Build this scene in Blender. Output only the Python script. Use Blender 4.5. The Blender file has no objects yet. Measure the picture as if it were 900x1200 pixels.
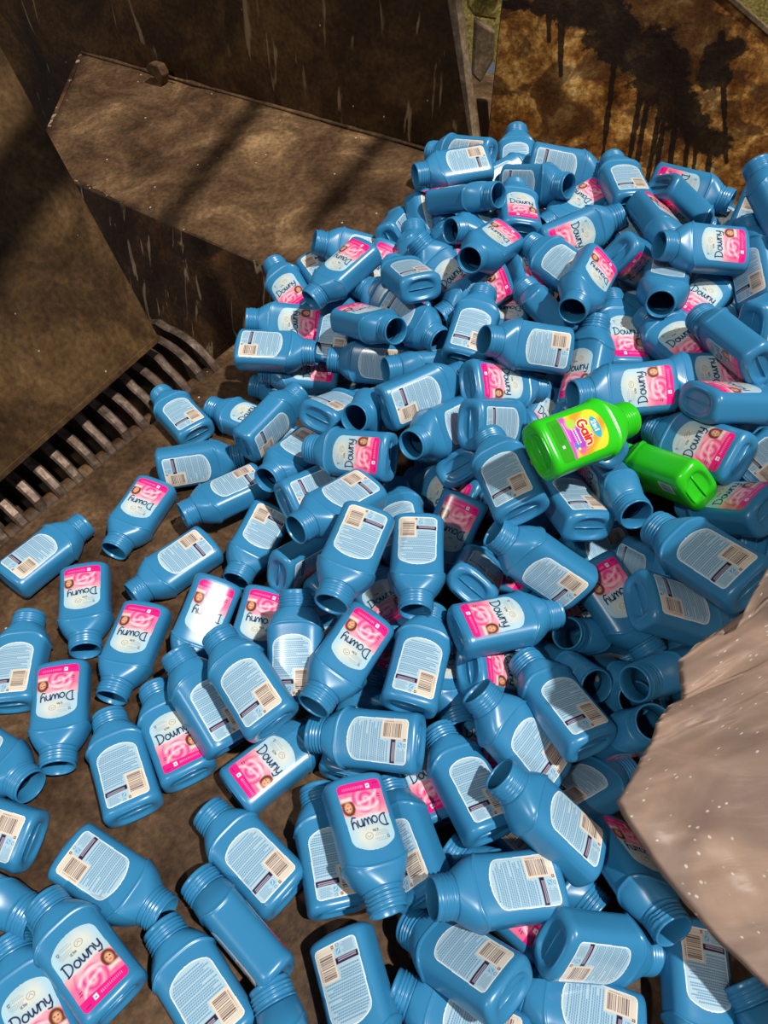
import bpy, math, random
import numpy as np
from mathutils import Vector, Quaternion
random.seed(7); rng = np.random.default_rng(7)
sc = bpy.context.scene
COL = sc.collection

# ---------------------------------------------------------------- camera
FOC, CH, PITCH = 866.0, 1.12, math.radians(50)
cd = bpy.data.cameras.new('camera'); cam = bpy.data.objects.new('camera', cd); COL.objects.link(cam)
cam.location = (0, 0, CH); cam.rotation_euler = (math.radians(40), 0, 0)
cd.sensor_fit = 'VERTICAL'; cd.sensor_height = 36; cd.lens = 36*FOC/1200
cd.clip_start = .02
sc.camera = cam
# ---------------------------------------------------------------- world, lights, exposure
w = bpy.data.worlds.new('world'); sc.world = w; w.use_nodes = True
bg = w.node_tree.nodes['Background']; bg.inputs[0].default_value = (.80, .86, 1.0, 1); bg.inputs[1].default_value = .13
def sun(name, d, e, col, ang):
    l = bpy.data.lights.new(name, 'SUN'); l.energy = e; l.color = col; l.angle = math.radians(ang)
    o = bpy.data.objects.new(name, l); COL.objects.link(o)
    o.rotation_euler = Vector(d).to_track_quat('Z', 'Y').to_euler(); o.location = (d[0]*3, d[1]*3, d[2]*3)
sun('floodlight_main', (.42, -.26, 1), 4.3, (1, .955, .90), 1.6)
sun('floodlight_side', (-.55, -.55, 1), 1.0, (1, .96, .90), 3)
sc.view_settings.view_transform = 'Standard'; sc.view_settings.look = 'None'
sc.view_settings.gamma = 1; sc.view_settings.exposure = 0.0; sc.view_settings.use_curve_mapping = False

# ---------------------------------------------------------------- helpers
F_ = np.array([0, math.cos(PITCH), -math.sin(PITCH)]); U_ = np.array([0, math.sin(PITCH), math.cos(PITCH)]); R_ = np.array([1., 0, 0]); C_ = np.array([0, 0, CH])
def ray(x, y): return F_ + R_*(x-450)/FOC + U_*(600-y)/FOC
def at(x, y, z=0.):
    r = ray(x, y); return C_ + r*(z-CH)/r[2]
def onplane(x, y, p, n):
    r = ray(x, y); return C_ + r*(((p-C_) @ n)/(r @ n))
def unit(v): return v/np.linalg.norm(v)
def mesh_obj(name, verts, faces, mat, parent=None, smooth=True):
    me = bpy.data.meshes.new(name); me.from_pydata([tuple(map(float, v)) for v in verts], [], faces)
    me.materials.append(mat)
    if smooth: me.polygons.foreach_set('use_smooth', [True]*len(me.polygons))
    me.update()
    o = bpy.data.objects.new(name, me); COL.objects.link(o)
    if parent: o.parent = parent
    return o
def tag(o, label=None, cat=None, group=None, kind=None):
    if label: o['label'] = label
    if cat: o['category'] = cat
    if group: o['group'] = group
    if kind: o['kind'] = kind
    return o
def empty(name, loc=(0, 0, 0)):
    o = bpy.data.objects.new(name, None); COL.objects.link(o); o.location = loc; o.empty_display_size = .02; return o
def slab(name, poly, off, mat, parent=None, bevel=.002):
    """closed prism: polygon of 3-D points extruded by the vector off"""
    n = len(poly); v = list(poly)+[p+off for p in poly]
    fs = [tuple(range(n)), tuple(range(2*n-1, n-1, -1))]+[(i, n+i, n+(i+1) % n, (i+1) % n) for i in range(n)]
    o = mesh_obj(name, v, fs, mat, parent, smooth=False)
    if bevel:
        b = o.modifiers.new('bevel', 'BEVEL'); b.width = bevel; b.segments = 2
    return o
def nodes(name):
    m = bpy.data.materials.new(name); m.use_nodes = True; nt = m.node_tree
    return m, nt, nt.nodes['Principled BSDF'], nt.nodes.new, nt.links.new
def plain(name, col, rough=.4, coat=0., attr=None):
    m, nt, p, N, K = nodes(name)
    p.inputs['Base Color'].default_value = (*col, 1); p.inputs['Roughness'].default_value = rough; p.inputs['Coat Weight'].default_value = coat
    if attr:
        a = N('ShaderNodeAttribute'); a.attribute_name = attr; K(a.outputs['Color'], p.inputs['Base Color'])
    return m
def grime(name, stops, scale=6., rough=(.45, .8), bump=.25, metal=0., streak=None, stain=False, speck=.0, detail=12, wear=None, distort=.6, bdist=.004):
    """dirty steel: layered noise ramp, fine speckle, optional vertical streaks and a stain attribute"""
    m, nt, p, N, K = nodes(name)
    tc = N('ShaderNodeTexCoord')
    n1 = N('ShaderNodeTexNoise'); n1.inputs['Scale'].default_value = scale; n1.inputs['Detail'].default_value = detail; n1.inputs['Roughness'].default_value = .68; n1.inputs['Distortion'].default_value = distort
    K(tc.outputs['Object'], n1.inputs['Vector'])
    cr = N('ShaderNodeValToRGB'); el = cr.color_ramp.elements
    el[0].position, el[0].color = stops[0][0], (*stops[0][1], 1); el[1].position, el[1].color = stops[-1][0], (*stops[-1][1], 1)
    for s in stops[1:-1]:
        e = el.new(s[0]); e.color = (*s[1], 1)
    K(n1.outputs['Fac'], cr.inputs[0]); c = cr.outputs[0]
    n2 = N('ShaderNodeTexNoise'); n2.inputs['Scale'].default_value = 90; n2.inputs['Detail'].default_value = 6; K(tc.outputs['Object'], n2.inputs['Vector'])
    mr = N('ShaderNodeMapRange'); mr.inputs[1].default_value = .3; mr.inputs[2].default_value = .7; mr.inputs[3].default_value = .62; mr.inputs[4].default_value = 1.35; K(n2.outputs['Fac'], mr.inputs[0])
    mx = N('ShaderNodeMix'); mx.data_type = 'RGBA'; mx.blend_type = 'MULTIPLY'; mx.inputs[0].default_value = 1; K(c, mx.inputs[6]); K(mr.outputs[0], mx.inputs[7]); c = mx.outputs[2]
    def over(c, fac, col):
        q = N('ShaderNodeMix'); q.data_type = 'RGBA'; K(fac, q.inputs[0]); K(c, q.inputs[6]); q.inputs[7].default_value = (*col, 1); return q.outputs[2]
    if streak:
        mp = N('ShaderNodeMapping'); mp.inputs['Scale'].default_value = streak[0]; mp.inputs['Rotation'].default_value = streak[3] if len(streak) > 3 else (0, 0, 0); K(tc.outputs['Object'], mp.inputs[0])
        n3 = N('ShaderNodeTexNoise'); n3.inputs['Scale'].default_value = 1; n3.inputs['Detail'].default_value = 4; n3.inputs['Distortion'].default_value = .8; K(mp.outputs[0], n3.inputs['Vector'])
        r3 = N('ShaderNodeMapRange'); r3.inputs[1].default_value = streak[1]; r3.inputs[2].default_value = streak[1]+.05; K(n3.outputs['Fac'], r3.inputs[0]); r3.inputs[4].default_value = .75
        c = over(c, r3.outputs[0], streak[2])
    if speck:
        vo = N('ShaderNodeTexVoronoi'); vo.inputs['Scale'].default_value = 38; K(tc.outputs['Object'], vo.inputs['Vector'])
        r4 = N('ShaderNodeMapRange'); r4.inputs[1].default_value = .11; r4.inputs[2].default_value = .05; K(vo.outputs['Distance'], r4.inputs[0])
        sc_ = N('ShaderNodeSeparateColor'); K(vo.outputs['Color'], sc_.inputs[0])
        gt = N('ShaderNodeMath'); gt.operation = 'GREATER_THAN'; gt.inputs[1].default_value = 1-speck; K(sc_.outputs[0], gt.inputs[0])
        mu = N('ShaderNodeMath'); mu.operation = 'MULTIPLY'; K(r4.outputs[0], mu.inputs[0]); K(gt.outputs[0], mu.inputs[1])
        c = over(c, mu.outputs[0], (.5, .44, .33))
    if stain:
        a = N('ShaderNodeAttribute'); a.attribute_name = 'stain'
        n5 = N('ShaderNodeTexNoise'); n5.inputs['Scale'].default_value = 24; n5.inputs['Detail'].default_value = 10; n5.inputs['Roughness'].default_value = .7; K(tc.outputs['Object'], n5.inputs['Vector'])
        ad = N('ShaderNodeMath'); ad.operation = 'MULTIPLY_ADD'; K(n5.outputs['Fac'], ad.inputs[0]); ad.inputs[1].default_value = 1.25; K(a.outputs['Fac'], ad.inputs[2])
        r5 = N('ShaderNodeMapRange'); r5.inputs[1].default_value = 1.13; r5.inputs[2].default_value = 1.24; K(ad.outputs[0], r5.inputs[0]); r5.inputs[4].default_value = .93
        c = over(c, r5.outputs[0], (.010, .006, .004))
    K(c, p.inputs['Base Color'])
    rr = N('ShaderNodeMapRange'); rr.inputs[1].default_value = .3; rr.inputs[2].default_value = .7; rr.inputs[3].default_value = rough[0]; rr.inputs[4].default_value = rough[1]; K(n1.outputs['Fac'], rr.inputs[0]); K(rr.outputs[0], p.inputs['Roughness'])
    p.inputs['Metallic'].default_value = metal; p.inputs['Specular IOR Level'].default_value = .28
    ad2 = N('ShaderNodeMath'); ad2.operation = 'MULTIPLY_ADD'; K(n2.outputs['Fac'], ad2.inputs[0]); ad2.inputs[1].default_value = .4; K(n1.outputs['Fac'], ad2.inputs[2])
    bp = N('ShaderNodeBump'); bp.inputs['Strength'].default_value = bump; bp.inputs['Distance'].default_value = bdist; K(ad2.outputs[0], bp.inputs['Height']); K(bp.outputs[0], p.inputs['Normal'])
    return m

M_floor = grime('caked_floor', [(.3, (.020, .010, .005)), (.45, (.050, .027, .013)), (.57, (.085, .047, .022)), (.72, (.19, .11, .05))], 7, (.38, .7), .45, speck=.10)
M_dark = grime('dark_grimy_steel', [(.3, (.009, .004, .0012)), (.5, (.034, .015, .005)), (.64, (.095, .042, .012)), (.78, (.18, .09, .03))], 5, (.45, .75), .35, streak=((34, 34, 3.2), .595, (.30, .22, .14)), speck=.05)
M_back = grime('stained_back_steel', [(.3, (.012, .0055, .0015)), (.48, (.040, .018, .005)), (.62, (.10, .048, .013)), (.78, (.20, .11, .034))], 4, (.45, .75), .3, streak=((26, 26, 4), .63, (.30, .20, .10)), speck=.05)
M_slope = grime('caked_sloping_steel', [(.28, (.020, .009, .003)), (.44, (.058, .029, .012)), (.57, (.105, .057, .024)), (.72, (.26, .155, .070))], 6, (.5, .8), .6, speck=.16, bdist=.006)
M_hood = grime('brown_ram_steel', [(.3, (.014, .0065, .002)), (.46, (.050, .025, .008)), (.58, (.10, .053, .018)), (.74, (.22, .13, .05))], 4.5, (.45, .75), .4, speck=.08)
M_edge = grime('worn_steel_edge', [(.3, (.06, .04, .022)), (.5, (.14, .095, .055)), (.7, (.24, .17, .10))], 12, (.4, .7), .3)
M_rust = grime('rusty_gold_steel', [(.30, (.030, .009, .002)), (.42, (.13, .045, .008)), (.50, (.26, .105, .020)), (.57, (.50, .25, .06)), (.66, (.80, .50, .18))], 11, (.35, .75), .45, stain=True, distort=.25, detail=15, bdist=.006, streak=((7, 7, 11), .50, (.06, .024, .008)))
M_disc = grime('worn_disc_steel', [(.3, (.05, .032, .022)), (.5, (.13, .09, .066)), (.7, (.26, .19, .15))], 14, (.22, .5), .2, metal=.55)
M_straw = grime('golden_scrap', [(.3, (.07, .05, .012)), (.5, (.26, .20, .05)), (.7, (.50, .38, .12))], 22, (.3, .6), .5, distort=3)
M_blue = plain('blue_plastic', (.027, .190, .375), .31)
M_green = plain('green_plastic', (.022, .50, .008), .26)
M_lab = plain('printed_label', (1, 1, 1), .22, .25, 'print')

# ---------------------------------------------------------------- the place
floor_edge_a, floor_edge_b = at(0, 640), at(280, 413)
ed = unit(floor_edge_b-floor_edge_a); en = np.array([-ed[1], ed[0], 0.])          # along the edge, and away over the pit
E0 = floor_edge_a-ed*1.4; E1 = floor_edge_b+ed*1.1
floor = slab('floor', [E0, np.array([2.2, E0[1], 0]), np.array([2.2, 3.2, 0]), np.array([E1[0], 3.2, 0]), E1], np.array([0, 0, -.05]), M_floor, bevel=.003)
tag(floor, kind='structure')
pit = slab('trim_1', [E0+en*.9+[0, 0, -.45], E0-en*.3+[0, 0, -.45], E1-en*.3+[0, 0, -.45], E1+en*.9+[0, 0, -.45]], np.array([0, 0, -.03]), M_dark); tag(pit, kind='structure')

A_ = at(40, 194, .17); B_ = at(340, 325, .17); B_ = A_+(B_-A_)*2.2; T0 = at(97, 62, .27); T1 = at(565, 193, .27)
rd = unit(B_-A_); fo = np.cross(rd, [0, 0, 1.]); fo = fo if fo @ (C_-A_) > 0 else -fo
# block: front face leans back from the floor corner up to the ridge
bf = at(290, 405); A0 = bf-rd*1.1; B0 = bf+rd*.95
A0[2] = B0[2] = -.40; A0 = A0+fo*-.0
top_d = unit(T1-T0)
def cells(p00, p10, p11, p01, nu, nv, amp=0., seed=0):
    r = np.random.default_rng(seed); V = []
    n = unit(np.cross(p10-p00, p01-p00))
    g = r.normal(size=(nv//4+2, nu//4+2))
    for j in range(nv+1):
        for i in range(nu+1):
            u, v = i/nu, j/nv; p = (p00*(1-u)+p10*u)*(1-v)+(p01*(1-u)+p11*u)*v
            a, b = j/4, i/4; a0, b0 = int(a), int(b); fa, fb = a-a0, b-b0
            h = (g[a0, b0]*(1-fa)*(1-fb)+g[a0+1, b0]*fa*(1-fb)+g[a0, b0+1]*(1-fa)*fb+g[a0+1, b0+1]*fa*fb)
            V.append(p+n*h*amp)
    Fc = [(j*(nu+1)+i, j*(nu+1)+i+1, (j+1)*(nu+1)+i+1, (j+1)*(nu+1)+i) for j in range(nv) for i in range(nu)]
    return V, Fc
blk = empty('steel_ledge', tuple(bf)); tag(blk, 'sloping brown steel ledge caked with dirt between the back plate and the blade pit', 'ledge')
def local(V, o): return [np.array(v)-np.array(o.location) for v in V]
V, Fc = cells(A_, B_, T1+top_d*.0, T0, 40, 16, .0018, 3)
so = mesh_obj('sloping_top', local(V, blk), Fc, M_slope, blk)
sm = so.modifiers.new('thick', 'SOLIDIFY'); sm.thickness = .02; sm.offset = -1 if unit(np.cross(B_-A_, T0-A_))[2] > 0 else 1
fr0 = np.array([A0[0], A0[1], A0[2]]); 
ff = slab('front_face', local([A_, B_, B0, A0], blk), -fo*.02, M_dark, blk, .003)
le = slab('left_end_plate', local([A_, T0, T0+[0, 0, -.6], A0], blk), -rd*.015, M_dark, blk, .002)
# welded bead along the top of the slope
def tube(pts, r, mat, name, parent=None, seg=8, wob=0.):
    V, Fc = [], []; rr = np.random.default_rng(5)
    for k, p in enumerate(pts):
        d = unit(pts[min(k+1, len(pts)-1)]-pts[max(k-1, 0)]); s = unit(np.cross(d, [0, 0, 1.])); t = np.cross(s, d); q = r*(1+wob*rr.normal())
        for a in range(seg):
            V.append(p+s*q*math.cos(a*2*math.pi/seg)+t*q*math.sin(a*2*math.pi/seg))
    for k in range(len(pts)-1):
        for a in range(seg): Fc.append((k*seg+a, k*seg+(a+1) % seg, (k+1)*seg+(a+1) % seg, (k+1)*seg+a))
    Fc += [tuple(range(seg-1, -1, -1)), tuple(range((len(pts)-1)*seg, len(pts)*seg))]
    return mesh_obj(name, V, Fc, mat, parent)
tube(local([T0+(T1-T0)*k/40+np.array([0, -.004, .002]) for k in range(41)], blk), .006, M_slope, 'weld_seam', blk, wob=.25)
# back plate standing on the slope
bn = np.cross(top_d, [0, 0, 1.]); bn = bn if bn @ (C_-T0) > 0 else -bn
bp_ = T0-bn*.001
Pb = lambda x, y: onplane(x, y, bp_, bn)
wb = slab('wall_back', [Pb(-140, -160), Pb(500, -160), Pb(526, 0), Pb(553, 172), Pb(568, 240), Pb(100, 112), Pb(-140, 330)], -bn*.012, M_back); tag(wb, kind='structure')
ep = slab('trim_2', [Pb(500, -160), Pb(512, -160), Pb(536, 0), Pb(558, 180), Pb(570, 245), Pb(568, 240), Pb(553, 172), Pb(526, 0)], -bn*.03, M_edge, bevel=.004); tag(ep, kind='structure')
for v in ep.data.vertices: v.co += Vector(tuple(bn*.006))
# lug welded on the seam
lg = Pb(195, 82)+bn*.02
lug = empty('lifting_lug', tuple(lg)); tag(lug, 'small bent steel lug sticking out above the sloping ledge', 'lug')
slab('tab', [np.array(v) for v in [top_d*-.034+[0, 0, .012], top_d*-.014+[0, 0, .030], top_d*.022+[0, 0, .030], top_d*.034+[0, 0, .006], top_d*.020+[0, 0, -.024]]], bn*.030, M_slope, lug, .004)
slab('foot_plate', [np.array(v) for v in [top_d*-.040+[0, 0, -.030], top_d*-.040+[0, 0, -.018], top_d*.045+[0, 0, -.018], top_d*.045+[0, 0, -.030]]], bn*.014-bn*.02, M_slope, lug, .003)
# hopper plate (ram) hanging over the blade pit
hz_ = .10
L0 = at(-80, 634, hz_); L1 = at(188, 398, hz_)
ld = unit(L1-L0)
up_ = onplane(0, 52, L1, unit(np.cross(ld, np.array([-.30, .20, 1.]))))
hn = unit(np.cross(ld, up_-L1)); hn = hn if hn @ (C_-L1) > 0 else -hn
ud = up_-L1
hood = empty('hopper_plate', tuple(L1)); tag(hood, 'big leaning brown steel plate at left hanging over the blades', 'steel plate')
pl = [L0-ld*.5, L1, L1+ud*1.35, L0-ld*.5+ud*1.35]
slab('plate', local(pl, hood), -hn*.030, M_hood, hood, .003)
slab('bottom_lip', local([L0-ld*.5+hn*.004, L1+hn*.004, L1+hn*.004+ud*.02, L0-ld*.5+hn*.004+ud*.02], hood), -hn*.004, M_hood, hood, .001)

# rotor
rt = empty('shredder_rotor', tuple(floor_edge_a+en*.15+[0, 0, -.105])); tag(rt, 'row of curved worn steel blades in the pit under the leaning plate', 'shredder')
AX = np.array([0, 0, 0.])
tube([AX-ed*.6, AX+ed*.66], .075, M_dark, 'shaft', rt, 24)
def disc_mesh():
    V, Fc = [], []; n = 40; ro, ri, th_ = .155, .118, .011
    for k in range(n):
        a = 2*math.pi*k/n; c, s = math.cos(a), math.sin(a)
        hook = .012*((k % 10)/10)
        for (r, t) in ((ro+hook-.003, -th_), (ro+hook, -th_*.6), (ro+hook, th_*.6), (ro+hook-.003, th_), (ri, th_), (ri-.03, th_*.5), (ri-.045, 0), (ri-.03, -th_*.5), (ri, -th_)):
            V.append(en*r*c+np.array([0, 0, 1.])*r*s+ed*t)
    for k in range(n):
        for j in range(9): Fc.append((k*9+j, k*9+(j+1) % 9, ((k+1) % n)*9+(j+1) % 9, ((k+1) % n)*9+j))
    return V, Fc
V, Fc = disc_mesh(); d0 = mesh_obj('cutting_disc', V, Fc, M_disc, rt, smooth=False)
sp_ = .0475; k0 = -3; first = True
for k in range(k0, 14):
    o = d0 if first else d0.copy()
    if not first: COL.objects.link(o); o.parent = rt
    first = False
    o.location = tuple(ed*(.02+k*sp_)); o.rotation_mode = 'QUATERNION'; o.rotation_quaternion = Quaternion(Vector(tuple(ed)), (k % 5)*.5)
# comb plate between discs, dirt packed
tube([floor_edge_a+en*.035-ed*.6+[0, 0, -.035], floor_edge_a+en*.035+ed*1.16+[0, 0, -.035]], .022, M_slope, 'trim_3', None, 10, .0)['kind'] = 'structure'

# rusty wall with tar splash
px0, px1 = np.array([.292, 2.13, 0]), np.array([1.75, 2.04, 0])
rn_ = unit(np.cross(px1-px0, [0, 0, 1.])); rn_ = rn_ if rn_[1] < 0 else -rn_
Pr = lambda x, y: onplane(x, y, px0, rn_)
ptl, ptr, pr2 = Pr(586, -45), Pr(826, -8), Pr(905, 46)
wr_x = unit(px1-px0)
def uvz(P): return (P-px0) @ wr_x, P[2]
U0, U1, ZT = 0.0, uvz(pr2)[0]+.45, ptl[2]+.05
nu, nv = 230, 110
V = []; Fc = []; st = []
tl, tr, r2 = uvz(ptl), uvz(ptr), uvz(pr2)
lb = uvz(Pr(571, 190))[0]; lt = uvz(Pr(583, 0))
def topz(u):
    if u < tr[0]: return tr[1]+.02
    return tr[1]+.02+(r2[1]-tr[1]-.02)*(u-tr[0])/(r2[0]-tr[0])
def pxof(P):
    v = P-C_; d = v @ F_; return 450+FOC*(v @ R_)/d, 600-FOC*(v @ U_)/d
# splash described on the plate itself: blobs (u, z, ru, rz, tilt) and drips
def UV(x, y): return uvz(Pr(x, y))
blobs = [(UV(690, 15), .15, .05, -.25), (UV(730, 45), .16, .06, -.45), (UV(765, 70), .12, .075, -.5), (UV(775, 95), .12, .07, -.6), (UV(800, 135), .13, .05, -.6), (UV(830, 165), .08, .04, -.4), (UV(640, 8), .06, .02, 0), (UV(605, 5), .05, .012, 0), (UV(835, 85), .05, .05, -1.2), (UV(850, 60), .03, .06, -1.4)]
drips = [(UV(643, 0), UV(643, 48)), (UV(658, 0), UV(657, 88)), (UV(722, 60), UV(706, 185)), (UV(752, 105), UV(735, 200)), (UV(762, 100), UV(742, 215)), (UV(775, 120), UV(758, 215)), (UV(781, 120), UV(765, 225)), (UV(792, 140), UV(784, 205)), (UV(808, 150), UV(802, 200)), (UV(818, 150), UV(812, 205)), (UV(832, 165), UV(828, 225)), (UV(845, 40), UV(851, 190)), (UV(708, 30), UV(704, 60))]
for j in range(nv+1):
    for i in range(nu+1):
        v = j/nv; u = U0+(U1-U0)*i/nu
        z = v*topz(u); P = px0+wr_x*u+np.array([0, 0, z]); V.append(P)
        s = 0.
        for (c, ru, rz, t) in blobs:
            du, dz = u-c[0], z-c[1]; a, b = du*math.cos(t)+dz*math.sin(t), -du*math.sin(t)+dz*math.cos(t)
            s = max(s, 1.15-math.hypot(a/ru, b/rz)*.65)
        for (a, b) in drips:
            zz = min(max(z, b[1]), a[1]); k = (a[1]-zz)/(a[1]-b[1]+1e-6); uu = a[0]+(b[0]-a[0])*k
            dd = math.hypot(u-uu, z-zz)/(.0085-.003*k); s = max(s, 1.0-dd*.42)
        st.append(max(0, min(1, s)))
nn = (nu+1)*(nv+1)
Fc = [(j*(nu+1)+i, j*(nu+1)+i+1, (j+1)*(nu+1)+i+1, (j+1)*(nu+1)+i) for j in range(nv) for i in range(nu)]
# back side and rim so that the plate has thickness
V += [p-rn_*.03 for p in V[:nn]]; st += [0]*nn
Fc += [tuple(nn+q for q in reversed(f)) for f in Fc]
edge = [i for i in range(nu+1)]+[j*(nu+1)+nu for j in range(1, nv+1)]+[nv*(nu+1)+i for i in range(nu-1, -1, -1)]+[j*(nu+1) for j in range(nv-1, 0, -1)]
Fc += [(edge[k], nn+edge[k], nn+edge[(k+1) % len(edge)], edge[(k+1) % len(edge)]) for k in range(len(edge))]
wr = mesh_obj('wall_right', V, Fc, M_rust, None, smooth=False); tag(wr, kind='structure')
at_ = wr.data.attributes.new('stain', 'FLOAT', 'POINT'); at_.data.foreach_set('value', st)
# pale cap on the sloping top edge of the rusty wall
cp0 = px0+wr_x*tr[0]+np.array([0, 0, topz(tr[0])]); cp1 = px0+wr_x*U1+np.array([0, 0, topz(U1)])
o = slab('trim_4', [cp0+rn_*.004, cp1+rn_*.004, cp1+rn_*.004+[0, 0, .014], cp0+rn_*.004+[0, 0, .014]], -rn_*.038, M_edge, bevel=.002); tag(o, kind='structure')
# far ground and wall beyond
fw = slab('wall_far', [np.array([-3, 4.2, -.3]), np.array([4, 4.2, -.3]), np.array([4, 4.2, 1.6]), np.array([-3, 4.2, 1.6])], np.array([0, .05, 0]), M_straw, bevel=0); tag(fw, kind='structure')
# scraps seen in the slit between the back plate and the rusty wall
def scrap(name, pts, y, mat, label, cat, th=.03):
    n = np.array([0, -1., 0]); p = np.array([0, y, 0.])
    P = [onplane(a, b, p, n) for a, b in pts]; c = sum(P)/len(P)
    o = empty(name, tuple(c)); tag(o, label, cat)
    slab('sheet' if 'rag' in name else 'face', [q-c for q in P], np.array([0, th, 0]), mat, o, .006)
    return o
scrap('bent_bracket', [(556, 22), (581, 38), (579, 70), (563, 98), (553, 88)], 2.32, M_edge, 'pale brown bent steel piece in the slit left of the rusty wall', 'bracket')
scrap('straw_bundle', [(545, -20), (588, -20), (582, 24), (556, 20), (548, 8)], 2.42, M_straw, 'golden fibrous scrap at the top of the slit beside the rusty wall', 'scrap')
M_rag = plain('pale_rag', (.32, .25, .17), .8)
scrap('torn_rag', [(558, 116), (572, 118), (576, 178), (566, 182), (562, 150)], 2.22, M_rag, 'pale torn rag wedged low in the slit beside the rusty wall', 'rag', .015)

# unseen overhead pipes above the frame, added to cast shade bands across the steel
SUN = unit(np.array([.42, -.26, 1]))
for k, (a, c, z, h, rad) in enumerate([((330, 105), (190, 250), .22, 1.7, .030), ((560, 20), (430, 150), .40, 1.5, .028), ((-30, 330), (110, 200), .35, 1.6, .05), ((30, 20), (-60, 120), .45, 1.5, .05)]):
    p, q = at(*a, z), at(*c, z); d = unit(q-p); p = p-d*.25+SUN*h; q = q+d*.15+SUN*h
    tag(tube([p, q], rad, M_edge, 'trim_%d' % (k+5), None, 20), kind='structure')

# ---------------------------------------------------------------- bottles
L, HW, HD = .170, .0430, .0280
def zc(phi): return .108+.013*abs(math.sin(phi))**1.8          # shoulder crease, higher on the broad faces
def sq(c, e): return math.copysign(abs(c)**(2/e), c)
def ring(a, b, e, z, n=56):
    out = []
    for k in range(n):
        t = 2*math.pi*k/n; out.append((a*sq(math.cos(t), e), b*sq(math.sin(t), e), z(t) if callable(z) else z))
    return out
def body_half(z, lim=None):
    """half width/depth of the body below the crease"""
    k = 1-.018*math.sin(math.pi*min(1, max(0, z/.1)))
    return HW*k-.0008, HD*k-.0006
EB = 3.5
def bottle_body():
    n = 56; rings = []
    # base recess (from the middle outwards)
    for s, z in ((.02, .0052), (.30, .0050), (.52, .0048), (.60, .0036), (.66, .0012), (.74, .0002), (.82, .0)):
        rings.append(ring((HW-.002)*s, (HD-.001)*s, 2.4, z))
    for k in range(1, 7):
        a = k/6*math.pi/2; q = .0085
        rings.append(ring(HW-.0008-q+q*math.sin(a), HD-.0006-q*.9+q*.9*math.sin(a), 2.5+(EB-2.5)*k/6, q-q*math.cos(a)))
    zb = .0085
    for k in range(1, 17):
        t = k/16
        hw, hd = body_half(zb+(.1-zb)*t)
        rings.append(ring(hw, hd, EB, lambda p, t=t: zb+(zc(p)-.0035-zb)*t))
    # crease: a small overhanging lip
    rings.append(ring(HW-.0006, HD-.0004, EB, lambda p: zc(p)-.0018))
    rings.append(ring(HW+.0020, HD+.0019, EB-.1, lambda p: zc(p)))
    rings.append(ring(HW+.0006, HD+.0008, EB-.2, lambda p: zc(p)+.0016))
    rn, zn = .0262, .1440
    for k in range(1, 13):
        t = k/12; g = t
        q = 1-t**1.55
        a = rn+(HW-rn)*q; b = rn+(HD+.0006-rn)*q; e = 2+(EB-2.3)*(1-t)
        rings.append(ring(a, b, e, lambda p, t=t: (zc(p)+.0016)*(1-t)+zn*t))
    V = [p for r in rings for p in r]; m = len(rings); Fc = []
    for j in range(m-1):
        for k in range(n): Fc.append((j*n+k, j*n+(k+1) % n, (j+1)*n+(k+1) % n, (j+1)*n+k))
    Fc.append(tuple(range(n-1, -1, -1)))
    # inside wall, mouth downwards
    ins = [ring(.0234, .0234, 2, .1425), ring(.0250, .0238, 2.1, .137), ring(.034, .0252, 2.4, .122), ring(.0404, .0258, EB, .098), ring(.0404, .0258, EB, .012), ring(.030, .018, 2.4, .0075), ring(.002, .001, 2, .0072)]
    o = len(V); V += [p for r in ins for p in r]
    for j in range(len(ins)-1):
        for k in range(n): Fc.append((o+j*n+(k+1) % n, o+j*n+k, o+(j+1)*n+k, o+(j+1)*n+(k+1) % n)[::-1][::-1])
    Fc.append(tuple(o+(len(ins)-1)*n+k for k in range(n)))
    Fc += [((m-1)*n+k, (m-1)*n+(k+1) % n, o+(k+1) % n, o+k) for k in range(n)]
    # moulding seam across the base recess
    o = len(V); s = .0007
    for x in (-.027, .027):
        for (y, z) in ((-s, .0054), (-s*.6, .0026), (s*.6, .0026), (s, .0054)): V.append((x, y, z))
    Fc += [(o, o+4, o+5, o+1), (o+1, o+5, o+6, o+2), (o+2, o+6, o+7, o+3), (o, o+1, o+2, o+3), (o+7, o+6, o+5, o+4)]
    return V, Fc
def bottle_neck():
    n = 56; R0 = .0252; prof = [(.0262, .1420), (.0260, .1440), (.0272, .1449), (.0273, .1458), (.0258, .1469), (R0, .1485)]
    for z in (.1505, .1550, .1595):
        prof += [(R0, z), (R0+.0016, z+.0010), (R0+.0017, z+.0018), (R0, z+.0031)]
    prof += [(R0-.0002, .1655), (R0+.0003, .1670), (R0+.0003, .1690), (R0-.0006, .1700), (.0232, .1700), (.0224, .1690), (.0226, .160), (.0232, .1430), (.0234, .1425)]
    V, Fc = [], []
    for j, (r, z) in enumerate(prof):
        for k in range(n):
            a = 2*math.pi*k/n; zz = z
            if 6 <= j < 18: zz = z+.0016*(k/n-.5)*(1 if j % 4 else 1)
            V.append((r*math.cos(a), r*math.sin(a), zz))
    for j in range(len(prof)-1):
        for k in range(n): Fc.append((j*n+k, j*n+(k+1) % n, (j+1)*n+(k+1) % n, (j+1)*n+k))
    return V, Fc

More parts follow.
